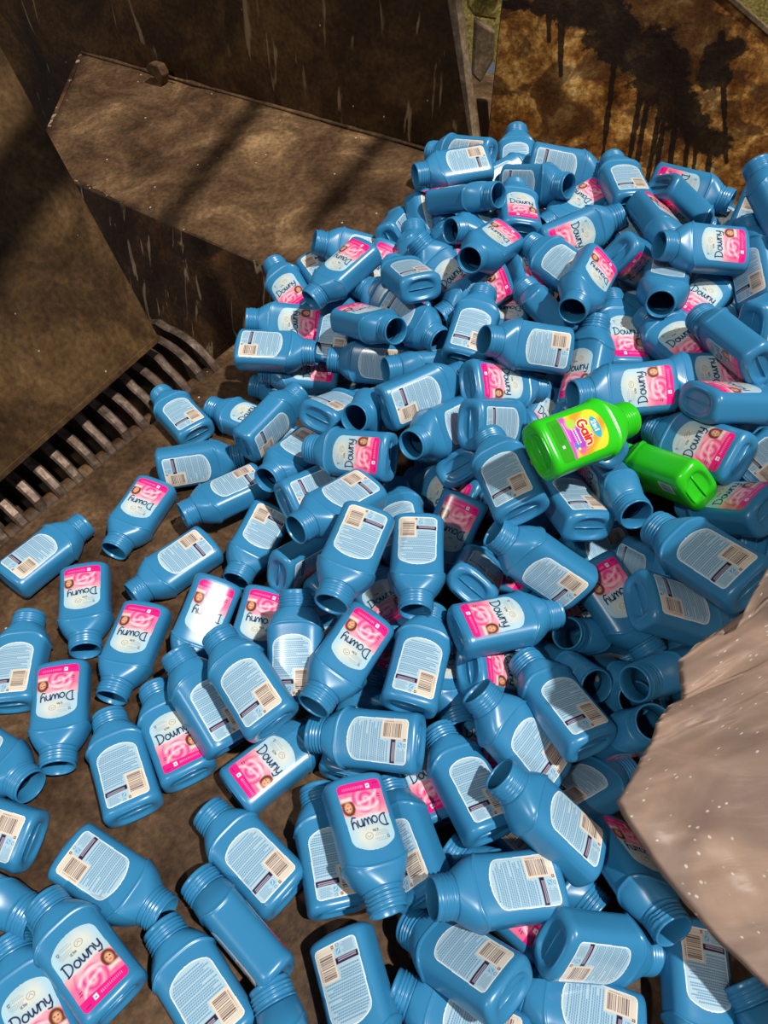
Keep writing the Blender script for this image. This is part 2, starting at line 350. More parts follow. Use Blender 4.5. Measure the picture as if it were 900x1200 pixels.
# ---- printed artwork, painted per vertex in millimetres on the label (x across, y up from the bottle base)
def lerp(c, col, k): return c*(1-k[:, None])+np.array(col)[None]*k[:, None]
def soft(d, w=.35): return np.clip(.5-d/w/2, 0, 1)
def seg(X, Y, pts, r):
    D = np.full(X.shape, 1e9)
    for (x0, y0), (x1, y1) in zip(pts[:-1], pts[1:]):
        dx, dy = x1-x0, y1-y0; t = np.clip(((X-x0)*dx+(Y-y0)*dy)/(dx*dx+dy*dy+1e-9), 0, 1)
        D = np.minimum(D, np.hypot(X-x0-t*dx, Y-y0-t*dy))
    return D-r
def box(X, Y, x0, x1, y0, y1): return np.maximum(np.abs(X-(x0+x1)/2)-(x1-x0)/2, np.abs(Y-(y0+y1)/2)-(y1-y0)/2)
def arc(cx, cy, rx, ry, a0, a1, n=14): return [(cx+rx*math.cos(math.radians(a0+(a1-a0)*k/n)), cy+ry*math.sin(math.radians(a0+(a1-a0)*k/n))) for k in range(n+1)]
GL = {  # strokes in a unit where the small letters are 1 high
 'D': ([[(0, 0), (.05, 1.75)], [(-.2, 1.7)]+arc(.1, .88, 1.05, .88, 88, -90)+[(-.15, .02)]], 1.55),
 'o': ([arc(.48, .5, .46, .5, 0, 360, 20)], 1.2), 'w': ([[(0, 1), (.12, .25), (.35, .02), (.6, .3), (.68, .95), (.76, .3), (1.0, .02), (1.25, .3), (1.38, 1)]], 1.65),
 'n': ([[(.05, 0), (.05, 1)], [(.05, .6)]+arc(.45, .55, .38, .42, 150, 0)+[(.86, 0)]], 1.12),
 'y': ([[(0, 1), (.12, .3), (.42, .05), (.75, .35), (.85, 1)], [(.85, 1), (.8, -.1), (.5, -.62), (.0, -.5)]], 1.05),
 'G': ([arc(.6, .8, .6, .85, 55, 330)+[(1.15, .75), (.7, .75)]], 1.45), 'a': ([arc(.45, .5, .42, .48, 0, 360, 18), [(.9, 1), (.9, 0)]], 1.2), 'i': ([[(.1, 0), (.1, 1)], [(.1, 1.4), (.1, 1.45)]], .42),
 '2': ([[(0, 1.3)]+arc(.4, 1.2, .4, .4, 160, -20)+[(0, 0), (.85, 0)]], 1.1), '1': ([[(0, 1.2), (.3, 1.6), (.3, 0)]], .7), 'L': ([[(0, 1.6), (0, 0), (.7, 0)]], 1.0),
 'U': ([[(0, 1.6), (0, .4), (.4, 0), (.8, .4), (.8, 1.6)]], 1.2), 'T': ([[(0, 1.6), (.9, 1.6)], [(.45, 1.6), (.45, 0)]], 1.15), 'R': ([[(0, 0), (0, 1.6), (.6, 1.5), (.7, 1.1), (.5, .8), (0, .8)], [(.4, .8), (.8, 0)]], 1.15), 'A': ([[(0, 0), (.45, 1.6), (.9, 0)], [(.2, .6), (.7, .6)]], 1.15)}
def text(C, X, Y, s, x, y, h, r, col, rot=0, sp=1.):
    for ch in s:
        if ch == ' ': x += h*.7; continue
        st_, adv = GL[ch]
        for g in st_:
            c, sn = math.cos(rot), math.sin(rot)
            P = [(x*1+(px*h)*c-(py*h)*sn, y+(px*h)*sn+(py*h)*c) for px, py in g]
            C = lerp(C, col, soft(seg(X, Y, P, r)))
        x += adv*h*sp*math.cos(rot); y += adv*h*sp*math.sin(rot)
    return C
NAVY = (.012, .014, .075); PINK = (.80, .012, .19); WHITE = (.80, .80, .80)
def inside(X, Y, w, h, arch, r=6, pad=0.):
    top = h-arch*np.abs(X/w)**2.3
    hwid = w*(1-.05*(Y/h))
    d = np.maximum(np.abs(X)-hwid, np.maximum(-Y, (Y-top)*.8))
    cx = np.maximum(np.abs(X)-(hwid-r), 0); cyb = np.maximum(r-Y, 0); d2 = np.where((cx > 0) & (cyb > 0), np.hypot(cx, cyb)-r, -1e9)
    cyt = np.maximum(Y-(top-r*.9), 0); d3 = np.where((cx > 0) & (cyt > 0), np.hypot(cx, cyt)-r, -1e9)
    return np.maximum(np.maximum(d, d2), d3)+pad
def paint_front(X, Y):
    C = np.tile(np.array([.38, .53, .58]), (len(X), 1)); Y = Y*.935
    C = lerp(C, (.68, .64, .50), np.clip(1-np.hypot((X-4)/26, (Y-66)/15), 0, 1)*.9)
    C = lerp(C, (.36, .60, .74), np.clip((np.abs(X)-17)/16, 0, 1)*np.clip((Y-38)/20, 0, 1)*.8)
    C = lerp(C, (.74, .72, .66), soft(seg(X, Y, [(8, 84), (16, 66), (20, 46)], 2.2), 8)*.3)
    # pink field, rising to the left
    bnd = 41-.05*X+1.6*np.sin(X*.16)
    pk = soft(Y-bnd, 2.2)
    C = lerp(C, (.84, .15, .29), pk); C = lerp(C, (.90, .40, .42), pk*np.clip((Y-30)/14, 0, .8))
    a = np.arctan2(Y-24, X+3); rr = np.hypot(X+3, Y-24)
    sw = .5+.5*np.sin(a*1.0+rr*.62+.8)
    C = lerp(C, (.93, .50, .56), pk*np.clip((sw-.6)*2.6, 0, 1)*np.clip(.95-rr/24, 0, .62))
    C = lerp(C, (.80, .015, .22), pk*np.clip((.34-sw)*3, 0, 1)*np.clip(1.3-rr/26, 0, .8))
    C = lerp(C, (.95, .80, .76), soft(seg(X, Y, arc(-3, 24, 19, 11, 20, 150), 1.2), 2.4)*pk*.8)
    C = lerp(C, (.95, .75, .74), soft(seg(X, Y, arc(8, 12, 30, 14, 90, 170), 1.1), 2)*pk*.8)
    C = lerp(C, (.92, .66, .62), soft(seg(X, Y, [(-22, 44), (6, 43), (18, 46)], .8), 1.5)*.6)
    # bottom strip
    C = lerp(C, (.80, .010, .20), soft(Y-12+.04*X))
    C = lerp(C, (.93, .30, .45), soft(box(X, Y, -6, 25, 5.2, 8.4))*(.5+.5*np.sign(np.sin(X*2.6)))*.7)
    C = lerp(C, WHITE, soft(box(X, Y, -15, -9.4, 4.4, 10))); C = lerp(C, NAVY, soft(box(X, Y, -13.8, -10.6, 5.6, 8.8))*(.5+.5*np.sign(np.sin(Y*5))))
    C = lerp(C, NAVY, soft(box(X, Y, -28, -20, 4.2, 5.4))); C = lerp(C, NAVY, soft(box(X, Y, -27, -22, 19, 20))+soft(box(X, Y, -26, -21, 22, 23)))
    # portrait: hair, face, features
    hx, hy = 22.5, 30.
    C = lerp(C, (.12, .035, .012), soft(np.hypot((X-hx)/9.0, (Y-hy)/9.6)-1, .12)); C = lerp(C, (.16, .05, .02), soft(np.hypot((X-hx-3)/6, (Y-hy+7)/6)-1, .12))
    C = lerp(C, (.66, .33, .20), soft(np.hypot((X-hx-.6)/4.9, (Y-hy+.8)/6.0)-1, .25))
    for ex in (-1.8, 2.6): C = lerp(C, (.06, .02, .015), soft(np.hypot((X-hx-ex)/1.2, (Y-hy-.9)/.7)-1, .3))
    C = lerp(C, (.5, .10, .08), soft(np.hypot((X-hx-.6)/1.9, (Y-hy+3.4)/.8)-1, .3))
    C = lerp(C, (.82, .62, .58), soft(box(X, Y, 16, 31, 17, 21.5), 1.5)*.9)
    C = text(C, X, Y, 'Downy', -23.5, 44.2, 8.2, .98, NAVY, .055, .92)
    C = text(C, X, Y, 'ULTRA', -9, 60.2, 1.5, .28, NAVY, .05)
    # ring mark and small print
    C = lerp(C, (.13, .17, .22), soft(np.abs(np.hypot((X-6)/5.2, (Y-67)/3.8)-1)*4.2-.35)*.85); C = lerp(C, (.13, .17, .22), soft(seg(X, Y, [(3, 66), (6, 68.6), (9, 66)], .4))*.8)
    C = text(C, X, Y, '12', -22, 70, 2.2, .45, (.1, .14, .2), .04)
    for q, (x0, x1, y) in enumerate([(-17, -4, 74), (-17, -1, 71.5), (-22, -2, 67.5), (-22, -4, 65.2), (-20, -5, 63)]):
        C = lerp(C, (.15, .22, .30), soft(box(X, Y, x0, x1, y, y+1.1), .6)*np.clip(.6+.5*np.sin(X*2.9+q), 0, 1)*.75)
    return C
def paint_back(X, Y, w=32.5, h=90, arch=12):
    C = np.tile(np.array([.36, .51, .60]), (len(X), 1)); r = np.random.default_rng(3)
    TB = (.030, .19, .36)
    y = 81.; k = 0
    while y > 27:
        x0 = -29+max(0, (y-72)*.9); x1 = 29-max(0, (y-72)*.9)
        if y < 39: x1 = 1
        fr = r.uniform(.55, 1) if k % 4 == 3 else r.uniform(.9, 1)
        x1 = x0+(x1-x0)*fr
        C = lerp(C, TB, soft(box(X, Y, x0, x1, y, y+1.4), .6)*np.clip(.82+.3*np.sin(X*2.1+k*2)+.2*np.sin(X*5+k), 0, 1))
        y -= 2.8 if k % 4 else 3.8; k += 1
    # code panel on the right
    C = lerp(C, (.66, .56, .44), soft(box(X, Y, 3, 40, 7, 39), .8))
    C = lerp(C, (.66, .56, .44), soft(box(X, Y, -2, 40, -3, 6.2)) * np.clip((X+2)/2, 0, 1))
    bars = (np.sin(Y*2.5)+np.sin(Y*4.1+1)+.5*np.sin(Y*6.3)) > -.1
    C = lerp(C, (.07, .045, .07), soft(box(X, Y, 5.5, 25.5, 10, 36))*bars*.9)
    C = lerp(C, (.10, .06, .08), soft(box(X, Y, 26.8, 28.4, 11, 35))*(np.sin(Y*4) > 0)*.8)
    # dark band with pale stripes
    b = soft(box(X, Y, -40, 2.6, 17, 24))
    C = lerp(C, (.020, .012, .045), b); C = lerp(C, (.46, .40, .50), b*soft(np.abs(Y-18.6)-.45, .5)*(X < -1)*(X > -28)); C = lerp(C, (.46, .40, .50), b*soft(np.abs(Y-20.8)-.45, .5)*(X < -1)*(X > -28))
    for q in range(6):
        y = 13.2-q*2; C = lerp(C, TB, soft(box(X, Y, -27, -12+2*math.sin(q*2), y, y+.95), .7)*np.clip(.7+.4*np.sin(X*3+q), 0, 1)*.85)
    C = lerp(C, (.05, .28, .52), soft(box(X, Y, -7.5, -1.5, 7.5, 13.5), .8)*.8); C = lerp(C, (.6, .68, .7), soft(seg(X, Y, [(-6, 9), (-3, 12)], .5)))
    C = lerp(C, TB, soft(np.abs(np.hypot(X+5, Y-3.6)-1.9)-.35)); C = lerp(C, (.09, .03, .03), soft(box(X, Y, 1, 4.6, 2.2, 5.8))); C = lerp(C, (.7, .6, .5), soft(box(X, Y, 2, 3.6, 3.4, 4.6)))
    e = inside(X, Y, w, h, arch)
    C = lerp(C, (.72, .80, .82), soft(-e-1.4, .6))
    return C
def paint_gain(X, Y):
    C = np.tile(np.array([.030, .33, .010]), (len(X), 1))
    for k in range(6): C = lerp(C, (.012, .16, .004), soft(box(X, Y, -26, 4+4*math.sin(k), 6+k*2.4, 7+k*2.4))*np.clip(.7+.4*np.sin(X*3+k), 0, 1))
    C = lerp(C, WHITE, soft(box(X, Y, 8, 12, 8, 12)))
    lb = soft(21-Y); 
    hue = np.clip((Y-22)/52, 0, 1)
    C = lerp(C, (.72, .62, .03), lb); C = lerp(C, (.78, .30, .02), lb*np.clip(np.sin(X*.12+Y*.10)+.1, 0, 1)); C = lerp(C, (.40, .05, .42), lb*soft(np.hypot((X-4)/22, (Y-38)/13)-1, .25))
    C = lerp(C, (.55, .08, .50), lb*soft(Y-29+.1*X, 2)); C = lerp(C, (.75, .45, .75), soft(box(X, Y, -24, 6, 23, 25))*np.clip(.6+.5*np.sin(X*3), 0, 1))
    C = lerp(C, (.35, .6, .06), soft(np.hypot((X+18)/8, (Y-36)/8)-1, .3)); C = lerp(C, (.08, .20, .55), soft(np.hypot((X-15)/5, (Y-32)/5)-1, .3)); C = lerp(C, (.75, .12, .25), soft(np.hypot((X-24)/4.5, (Y-36)/5)-1, .3)); C = lerp(C, (.80, .75, .2), soft(np.hypot((X-20)/2, (Y-33)/2)-1, .3))
    C = lerp(C, (.70, .62, .78), soft(box(X, Y, -12, 14, 33, 35.2))*np.clip(.75+.5*np.sin(X*2.2), 0, 1)); C = lerp(C, (.80, .78, .85), soft(box(X, Y, -10, 13, 37.5, 40))*np.clip(.75+.5*np.sin(X*1.8), 0, 1))
    for rr_, col in ((2.9, (.85, .78, .55)), (1.7, (.80, .012, .008))): C = text(C, X, Y, 'Gain', -18, 47, 9.0, rr_, col, .05, 1.02)
    C = lerp(C, (.03, .38, .50), soft(np.hypot((X+2)/17, (Y-73)/7.5)-1, .08)); C = text(C, X, Y, '2in1', -12, 70, 4.2, .8, WHITE, 0, 1.25)
    return C
def paint_gain_back(X, Y):
    C = np.tile(np.array([.026, .40, .010]), (len(X), 1))
    C = lerp(C, (.55, .60, .50), soft(box(X, Y, 6, 28, 7, 34))); C = lerp(C, (.03, .03, .03), soft(box(X, Y, 9, 26, 10, 31))*((np.sin(Y*3.4)+np.sin(Y*5.3+1)) > -.1))
    y = 76.
    while y > 36: C = lerp(C, (.010, .20, .004), soft(box(X, Y, -27+max(0, y-66), 27-max(0, y-66), y, y+1))*np.clip(.7+.4*np.sin(X*3+y), 0, 1)); y -= 2.4
    return C
def label_mesh(name, side, w, h, arch, y0, paint, off=.00022):
    nu, nv = 138, 176
    gx, gy = np.meshgrid(np.linspace(-w-.5, w+.5, nu+1), np.linspace(-.5, h+.5, nv+1)); X, Y = gx.ravel(), gy.ravel()
    d = inside(X, Y, w, h, arch)
    Cc = paint(X*32.5/w, Y)
    z = (Y+y0)/1000; x = X/1000
    kk = 1-.018*np.sin(np.pi*np.clip(z/.1, 0, 1)); a = HW*kk-.0008; b = HD*kk-.0006
    # squeeze the curve near the bottom round-over
    yy = b*(np.clip(1-np.abs(x/a)**EB, 0, 1))**(1/EB)
    nx = (np.abs(x/a)**(EB-1))*np.sign(x)/a; ny = (np.clip(yy/b, 0, 1)**(EB-1))/b; nl = np.hypot(nx, ny)
    px, py = x+nx/nl*off, yy+ny/nl*off
    V = np.stack([px*side, -py*side, z], 1)
    keep = (d < 0)
    idx = -np.ones(len(X), int); Fc = []
    kp = keep.reshape(nv+1, nu+1); cell = kp[:-1, :-1] & kp[1:, :-1] & kp[:-1, 1:] & kp[1:, 1:]
    J, I = np.where(cell); q = J*(nu+1)+I
    quads = np.stack([q, q+1, q+nu+2, q+nu+1], 1)
    used = np.unique(quads); idx[used] = np.arange(len(used))
    quads = idx[quads]
    me = bpy.data.meshes.new(name); me.from_pydata(V[used].tolist(), [], quads.tolist()); me.materials.append(M_lab)
    me.polygons.foreach_set('use_smooth', [True]*len(me.polygons))
    at2 = me.attributes.new('print', 'FLOAT_COLOR', 'POINT'); at2.data.foreach_set('color', np.concatenate([np.clip(Cc[used], 0, 1), np.ones((len(used), 1))], 1).ravel().astype(np.float32)); me.update()
    o = bpy.data.objects.new(name, me); COL.objects.link(o); return o
def make_bottle(name, mat, front, back):
    root = empty(name)
    V, Fc = bottle_body(); mesh_obj('body', V, Fc, mat, root)
    V, Fc = bottle_neck(); mesh_obj('threaded_neck', V, Fc, mat, root)
    a = label_mesh('front_label', 1, 30.8, 90, 13, 12.5, front); a.parent = root
    b = label_mesh('back_label', -1, 30.8, 90, 12, 12.5, back); b.parent = root
    return root
def copy_tree(r):
    c = r.copy(); COL.objects.link(c)
    for ch in r.children:
        d = ch.copy(); COL.objects.link(d); d.parent = c
    return c
proto = make_bottle('softener_bottle', M_blue, paint_front, paint_back)
green = make_bottle('green_softener_bottle', M_green, paint_gain, paint_gain_back)
proto.children[2]['label'] = 'pale label with pink swirl and portrait'
POSES = [
('blue bottle, pink label, neck up-left, beside the bottom-left corner bottle', -0.3171, 0.1166, 0.0593, 0.6404, -0.6516, -0.2725, 0.3018),
('blue bottle, barcode label, neck down-right, its neck touching a neighbour below', -0.4374, 0.3001, 0.0295, 0.6063, 0.6096, 0.3583, 0.3639),
('blue bottle, no label showing, neck down-right, entering from the left edge, low down', -0.6078, 0.2743, 0.0425, 0.6943, 0.137, 0.6937, -0.134),
('blue bottle, barcode label, neck hidden, base poking in from the left edge', -0.488, 0.3099, 0.0316, 0.3386, 0.5089, -0.491, -0.6207),
('blue bottle, no label showing, neck down-right, round mouth at the left edge', -0.6575, 0.4677, 0.0235, 0.6505, 0.5726, 0.3353, 0.3697),
('blue bottle, barcode label, neck up, cut by the left edge, upper one', -0.5905, 0.5138, 0.0269, 0.0414, 0.041, -0.7027, -0.709),
('blue bottle, pink label, neck down, leftmost whole pink label, above open floor', -0.5194, 0.577, 0.0412, 0.0537, -0.1043, 0.7005, -0.704),
('blue bottle, pink label, neck down, right beside the bottle nearest the grinder', -0.5379, 0.7769, 0.03, 0.0695, -0.1044, 0.6994, -0.7037),
('blue bottle, pink label, neck down-left, third pink label along the left group', -0.4077, 0.6959, 0.03, 0.0817, -0.0255, -0.7066, 0.7024),
('blue bottle, barcode label, neck up, alone on open floor at left', -0.3567, 0.3492, 0.0278, 0.1702, 0.1533, -0.6891, -0.6876),
('blue bottle, pink label, neck up-left, upright lettering, left of open floor patch', -0.2859, 0.4007, 0.027, 0.6846, -0.6827, -0.1695, 0.1911),
('blue bottle, barcode label, neck up-left, half under the steeper barcode bottle', -0.2262, 0.4421, 0.0486, 0.3869, 0.0856, -0.5861, -0.7068),
('blue bottle, barcode label, neck up-left, glossy streak across the barcode', -0.1532, 0.4376, 0.1307, 0.1291, 0.2903, -0.6046, -0.7304),
('blue bottle, pink label, neck hidden, alone above the central floor patch', -0.2185, 0.3748, 0.0299, 0.6547, -0.6335, 0.3141, -0.2671),
('blue bottle, barcode label, neck left, level across the lower middle', 0.0524, 0.4162, 0.1175, 0.2811, 0.6097, -0.5117, -0.5362),
('blue bottle, barcode label, neck up-left, on open floor below the lone pink label', -0.1277, 0.2414, 0.0271, 0.2904, 0.2889, -0.6425, -0.6476),
('blue bottle, no label showing, neck up-left, narrow side up, both labels edge-on', -0.1284, 0.1458, 0.0419, 0.2466, -0.6537, 0.2716, 0.6619),
('blue bottle, barcode label, neck up-left, cut by the bottom edge, left part', -0.1798, 0.0795, 0.03, 0.2549, 0.2452, -0.6632, -0.6596),
('blue bottle, pink label, neck up, in the bottom-left corner', -0.3827, 0.0568, 0.0279, 0.6634, -0.6723, -0.2141, 0.2491),
('blue bottle, no label showing, neck up, only its neck shows at bottom edge', -0.0643, -0.011, 0.0499, 0.365, -0.6011, 0.3717, 0.606),
('blue bottle, barcode label, neck hidden, base up, leaving the bottom edge, centre', -0.0563, 0.197, 0.0397, 0.6516, 0.7045, -0.0522, 0.2764),
('blue bottle, barcode label, neck up, under the pink-label bottle at lower centre', -0.0579, 0.222, 0.0319, 0.1439, 0.0268, -0.7068, -0.6921),
('blue bottle, pink label, neck down, lying across two barcode bottles, lower centre', -0.0465, 0.3698, 0.1008, 0.0172, -0.2046, 0.6759, -0.7078),
('blue bottle, barcode label, neck up, right of the crossing pink-label bottle', 0.0558, 0.2284, 0.0707, 0.1213, -0.3658, 0.6567, 0.6482),
('blue bottle, pink label, neck hidden, pink corner under two crossing bottles', 0.0872, 0.3393, 0.0265, 0.6964, -0.6875, -0.1466, 0.1445),
('blue bottle, barcode label, neck up-left, left of three parallel slanting bottles', 0.1473, 0.3033, 0.0891, 0.2248, 0.0631, -0.7384, -0.6327),
('blue bottle, barcode label, neck up-left, middle of three parallel slanting bottles', 0.239, 0.3796, 0.0728, 0.3819, 0.1884, -0.4532, -0.7831),
('blue bottle, barcode label, neck up-left, right of three parallel slanting bottles', 0.2828, 0.3974, 0.1523, 0.1986, 0.1066, -0.7596, -0.6101),
('blue bottle, barcode label, neck up-left, open mouth above the white bag corner', 0.2721, 0.2721, 0.0868, 0.5414, 0.151, -0.4829, -0.6715),
('blue bottle, barcode label, neck up-right, shaded mouth touching the bag', 0.2241, 0.3384, 0.0644, 0.4182, 0.2305, 0.7637, 0.4344),
('blue bottle, pink label, neck down-right, half in the bag shadow', 0.3082, 0.3331, 0.0235, 0.1885, 0.2723, -0.4574, 0.8253),
('blue bottle, barcode label, neck hidden, below the bag, split by its shadow', 0.4016, 0.2121, 0.0305, 0.6933, 0.706, 0.0344, -0.1401),
('blue bottle, barcode label, neck right, oval base left, below the bag tip', 0.1996, 0.1744, 0.1064, 0.1372, 0.8276, 0.251, 0.4829),
('blue bottle, no label showing, neck up-left, dark neck in the bottom-right corner', 0.4947, -0.0185, 0.0464, 0.4378, -0.5859, 0.3856, 0.5625),
('blue bottle, barcode label, neck left, bright streak, level across lower right centre', 0.2209, 0.2439, 0.0899, 0.6041, 0.4663, -0.4048, -0.5037),
('blue bottle, barcode label, neck up-left, under the level streaked barcode bottle', 0.1484, 0.12, 0.115, 0.2714, 0.2806, -0.8251, -0.4084),
('blue bottle, pink label, neck up-left, pinned beneath the level streaked bottle', 0.2155, 0.1909, 0.0432, 0.6514, -0.6269, -0.3314, 0.2697),
('blue bottle, barcode label, neck down-right, barcode corner peeping between crossing bottles', 0.1701, 0.3477, 0.0264, 0.6623, 0.6574, 0.2491, 0.259),
('blue bottle, barcode label, neck up-left, threads cut by bottom edge, centre right', 0.1651, 0.0679, 0.0295, 0.4289, 0.337, -0.622, -0.5617),
('blue bottle, barcode label, neck hidden, barcode cut by bottom edge, right part', 0.3105, 0.0887, 0.0296, 0.4645, 0.3539, -0.6115, -0.5339),
('blue bottle, no label showing, neck up, mostly under the level barcode bottle', -0.0581, 0.4002, 0.0272, 0.0942, 0.0827, 0.6905, 0.7124),
('blue bottle, pink label, neck down-left, large upside-down pink label at centre', -0.019, 0.6081, 0.1408, 0.3069, -0.0383, -0.695, 0.6491),
('blue bottle, barcode label, neck up, neck under the other base, just below centre', 0.0332, 0.4622, 0.1314, 0.0327, 0.1372, 0.6864, 0.7134),
('blue bottle, pink label, neck down, neck between slanting bottles, lower centre', 0.0707, 0.624, 0.0746, 0.0122, 0.1948, -0.6859, 0.701),
('blue bottle, pink label, neck hidden, pink scrap under the level pink bottle', 0.1241, 0.5308, 0.1296, 0.3391, -0.646, 0.6431, -0.2327),
('blue bottle, pink label, neck right, level, face portrait low, right of centre', 0.106, 0.5664, 0.1658, 0.5224, -0.6129, 0.4248, -0.4135),
('blue bottle, barcode label, neck hidden, round base facing out, right of centre', 0.1348, 0.6465, 0.1643, 0.041, -0.3449, -0.8243, -0.4472),
('blue bottle, barcode label, neck up-left, wide mouth above the level pink bottle', 0.3024, 0.6367, 0.1746, 0.0022, 0.4739, -0.1637, -0.8652),
('blue bottle, pink label, neck down-right, tilting under the shaded oval base', 0.3222, 0.6888, 0.1746, 0.2014, -0.1618, 0.7902, -0.5557),
('blue bottle, barcode label, neck hidden, shaded oval base beside the bag', 0.3386, 0.5472, 0.2875, 0.3545, 0.6121, 0.595, 0.3817),
('blue bottle, barcode label, neck up-left, topmost beside the bag, label half shaded', 0.4613, 0.5177, 0.3533, 0.0214, 0.3644, -0.7208, -0.5892),
('blue bottle, pink label, neck left, base at right edge above the bag', 0.5314, 0.6507, 0.3485, 0.3905, -0.848, -0.3582, 0.013),
('blue bottle, pink label, neck down-right, mouth below the second green bottle', 0.3427, 0.853, 0.2352, 0.6586, 0.4157, 0.4202, -0.4657),
('blue bottle, barcode label, neck hidden, base below the first green bottle', 0.308, 0.6901, 0.2577, 0.1484, 0.0059, -0.7909, -0.5936),
('blue bottle, no label showing, neck down-right, small neck under two barcode bottles', 0.2276, 0.938, 0.0265, 0.6747, 0.5882, -0.0387, 0.4441),
('blue bottle, barcode label, neck hidden, label scrap right of the wide mouth', 0.4158, 0.7787, 0.1009, 0.5314, 0.6036, -0.2074, -0.557),
('blue bottle, barcode label, neck up-left, base recess showing, left of green bottle', 0.2037, 0.6934, 0.2892, 0.0956, -0.2448, 0.6704, 0.6939),
('blue bottle, pink label, neck hidden, leaning on the upright barcode bottle', 0.1453, 0.8521, 0.1494, 0.1551, -0.1579, -0.8879, 0.4034),
('blue bottle, barcode label, neck down, square to the view, exactly at centre', 0.0557, 0.7651, 0.1859, 0.6882, 0.725, -0.0246, -0.0113),
('blue bottle, barcode label, neck down-left, dark mouth above the large pink label', -0.0223, 0.7266, 0.2493, 0.6784, 0.7134, -0.0463, -0.1696),
('blue bottle, barcode label, neck up, neck under the dark mouth, left of centre', -0.1311, 0.4891, 0.0906, 0.0369, -0.0437, 0.5257, 0.8487),
('blue bottle, pink label, neck hidden, pink label half behind an upright neck', -0.202, 0.7212, 0.0403, 0.1425, 0.0412, -0.7348, 0.6618),
('blue bottle, pink label, neck hidden, left of the half-hidden pink label', -0.2842, 0.7307, 0.063, 0.2028, 0.0375, -0.7941, 0.5717),
('blue bottle, barcode label, neck down-left, corner barcode, left of the dark mouth', -0.2144, 0.9132, 0.0331, 0.6625, 0.7072, 0.0394, -0.2438),
('blue bottle, barcode label, neck down-left, on the floor right of three pink labels', -0.321, 0.8398, 0.03, 0.6329, 0.6669, -0.2351, -0.3154),
('blue bottle, pink label, neck down-left, nearest pink label to the grinder', -0.4471, 0.9818, 0.03, 0.1733, -0.0412, -0.7059, 0.6856),
('blue bottle, barcode label, neck up-right, beside the grinder edge at far left', -0.6672, 0.7484, 0.03, 0.201, 0.2348, 0.667, 0.6779),
('blue bottle, barcode label, neck hidden, plain side up under barcode bottles', -0.1803, 0.7203, 0.0954, 0.2442, -0.7279, -0.3672, -0.5251),
('blue bottle, barcode label, neck down-left, ribbed neck over two lower bottles', -0.0215, 0.8424, 0.1817, 0.7073, 0.5935, -0.2337, -0.3047),
('blue bottle, barcode label, neck hidden, label scrap under the ribbed neck bottle', -0.1775, 0.8585, 0.1189, 0.049, 0.5421, 0.5479, 0.6352),
('blue bottle, barcode label, neck down-left, open mouth left of the level pink label', -0.1356, 1.0487, 0.0881, 0.7494, 0.6011, -0.1022, -0.2583),
('blue bottle, barcode label, neck down-left, mouth low, above the corner barcode bottle', -0.2336, 0.973, 0.06, 0.6415, 0.5996, -0.3747, -0.2974),
('blue bottle, barcode label, neck right, plain side up beside the grinder bottle', -0.4489, 1.0107, 0.046, 0.0519, 0.6754, 0.2093, 0.7052),
('blue bottle, barcode label, neck up-left, overhanging the grinder edge', -0.3918, 1.1242, 0.03, 0.2153, 0.2487, -0.6619, -0.6735),
('blue bottle, pink label, neck left, neck behind the plain-sided bottle', -0.2297, 1.138, 0.0264, 0.6078, -0.598, -0.3697, 0.3693),
('blue bottle, barcode label, neck up-right, plain flat side, near the upper left', -0.2693, 1.0074, 0.1106, 0.3363, -0.5805, -0.307, -0.675),
('blue bottle, no label showing, neck left, low neck below the left pile edge', -0.132, 1.2314, 0.0332, 0.4525, -0.6495, -0.2774, 0.5444),
('blue bottle, pink label, neck left, pink label under a level barcode neck', -0.097, 1.2443, 0.0906, 0.5899, -0.3992, -0.5475, 0.4393),
('blue bottle, barcode label, neck right, leftmost of the upper pile, on floor corner', -0.3051, 1.2547, 0.154, 0.4574, 0.5929, 0.3415, 0.568),
('blue bottle, pink label, neck left, against the steel block, above level barcode', -0.1249, 1.3275, 0.1572, 0.6946, -0.2282, -0.6161, 0.293),
('blue bottle, pink label, neck up-left, standing leftmost by the sloping plate', -0.1736, 1.3635, 0.1617, 0.7784, -0.5473, -0.3069, -0.0199),
('blue bottle, barcode label, neck left, neck on the sloping plate', 0.0091, 1.4852, 0.2225, 0.3412, 0.5545, -0.181, -0.7372),
('blue bottle, pink label, neck down-left, mouth low-left, lying on the sloping plate', -0.0303, 1.3942, 0.3024, 0.2009, -0.3631, -0.7163, 0.561),
('blue bottle, barcode label, neck hidden, scrap behind the tilted pink label', -0.162, 1.513, 0.2063, 0.6381, 0.7302, 0.1008, 0.2227),
('blue bottle, barcode label, neck hidden, under the first open mouth, upper left', -0.1097, 1.2281, 0.1339, 0.1067, 0.0432, 0.4557, 0.8826),
('blue bottle, pink label, neck right, left of the two round dark mouths', -0.0752, 1.2528, 0.2346, 0.1994, -0.2311, 0.5217, -0.7966),
('blue bottle, barcode label, neck down-right, right of the two round dark mouths', 0.0056, 1.2721, 0.249, 0.5523, 0.6754, -0.0533, 0.4857),
('blue bottle, pink label, neck up-left, pink label above the two dark mouths', 0.0866, 1.2664, 0.2139, 0.7745, -0.3664, -0.5076, 0.0909),
('blue bottle, barcode label, neck up-left, round base with centre seam, upper left', 0.0702, 1.2002, 0.334, 0.1019, 0.1313, -0.7868, -0.5944),
('blue bottle, pink label, neck hidden, pink scrap left of the round base', 0.0201, 1.4577, 0.2705, 0.1943, -0.0481, -0.8751, 0.4406),
('blue bottle, pink label, neck up-left, grey-topped label right of the round base', 0.1753, 1.2964, 0.2341, 0.8833, -0.3, -0.315, 0.1749),
('blue bottle, pink label, neck down-left, portrait label behind an upright barcode', 0.2402, 1.3137, 0.2899, 0.5398, 0.0685, -0.7675, 0.3388),
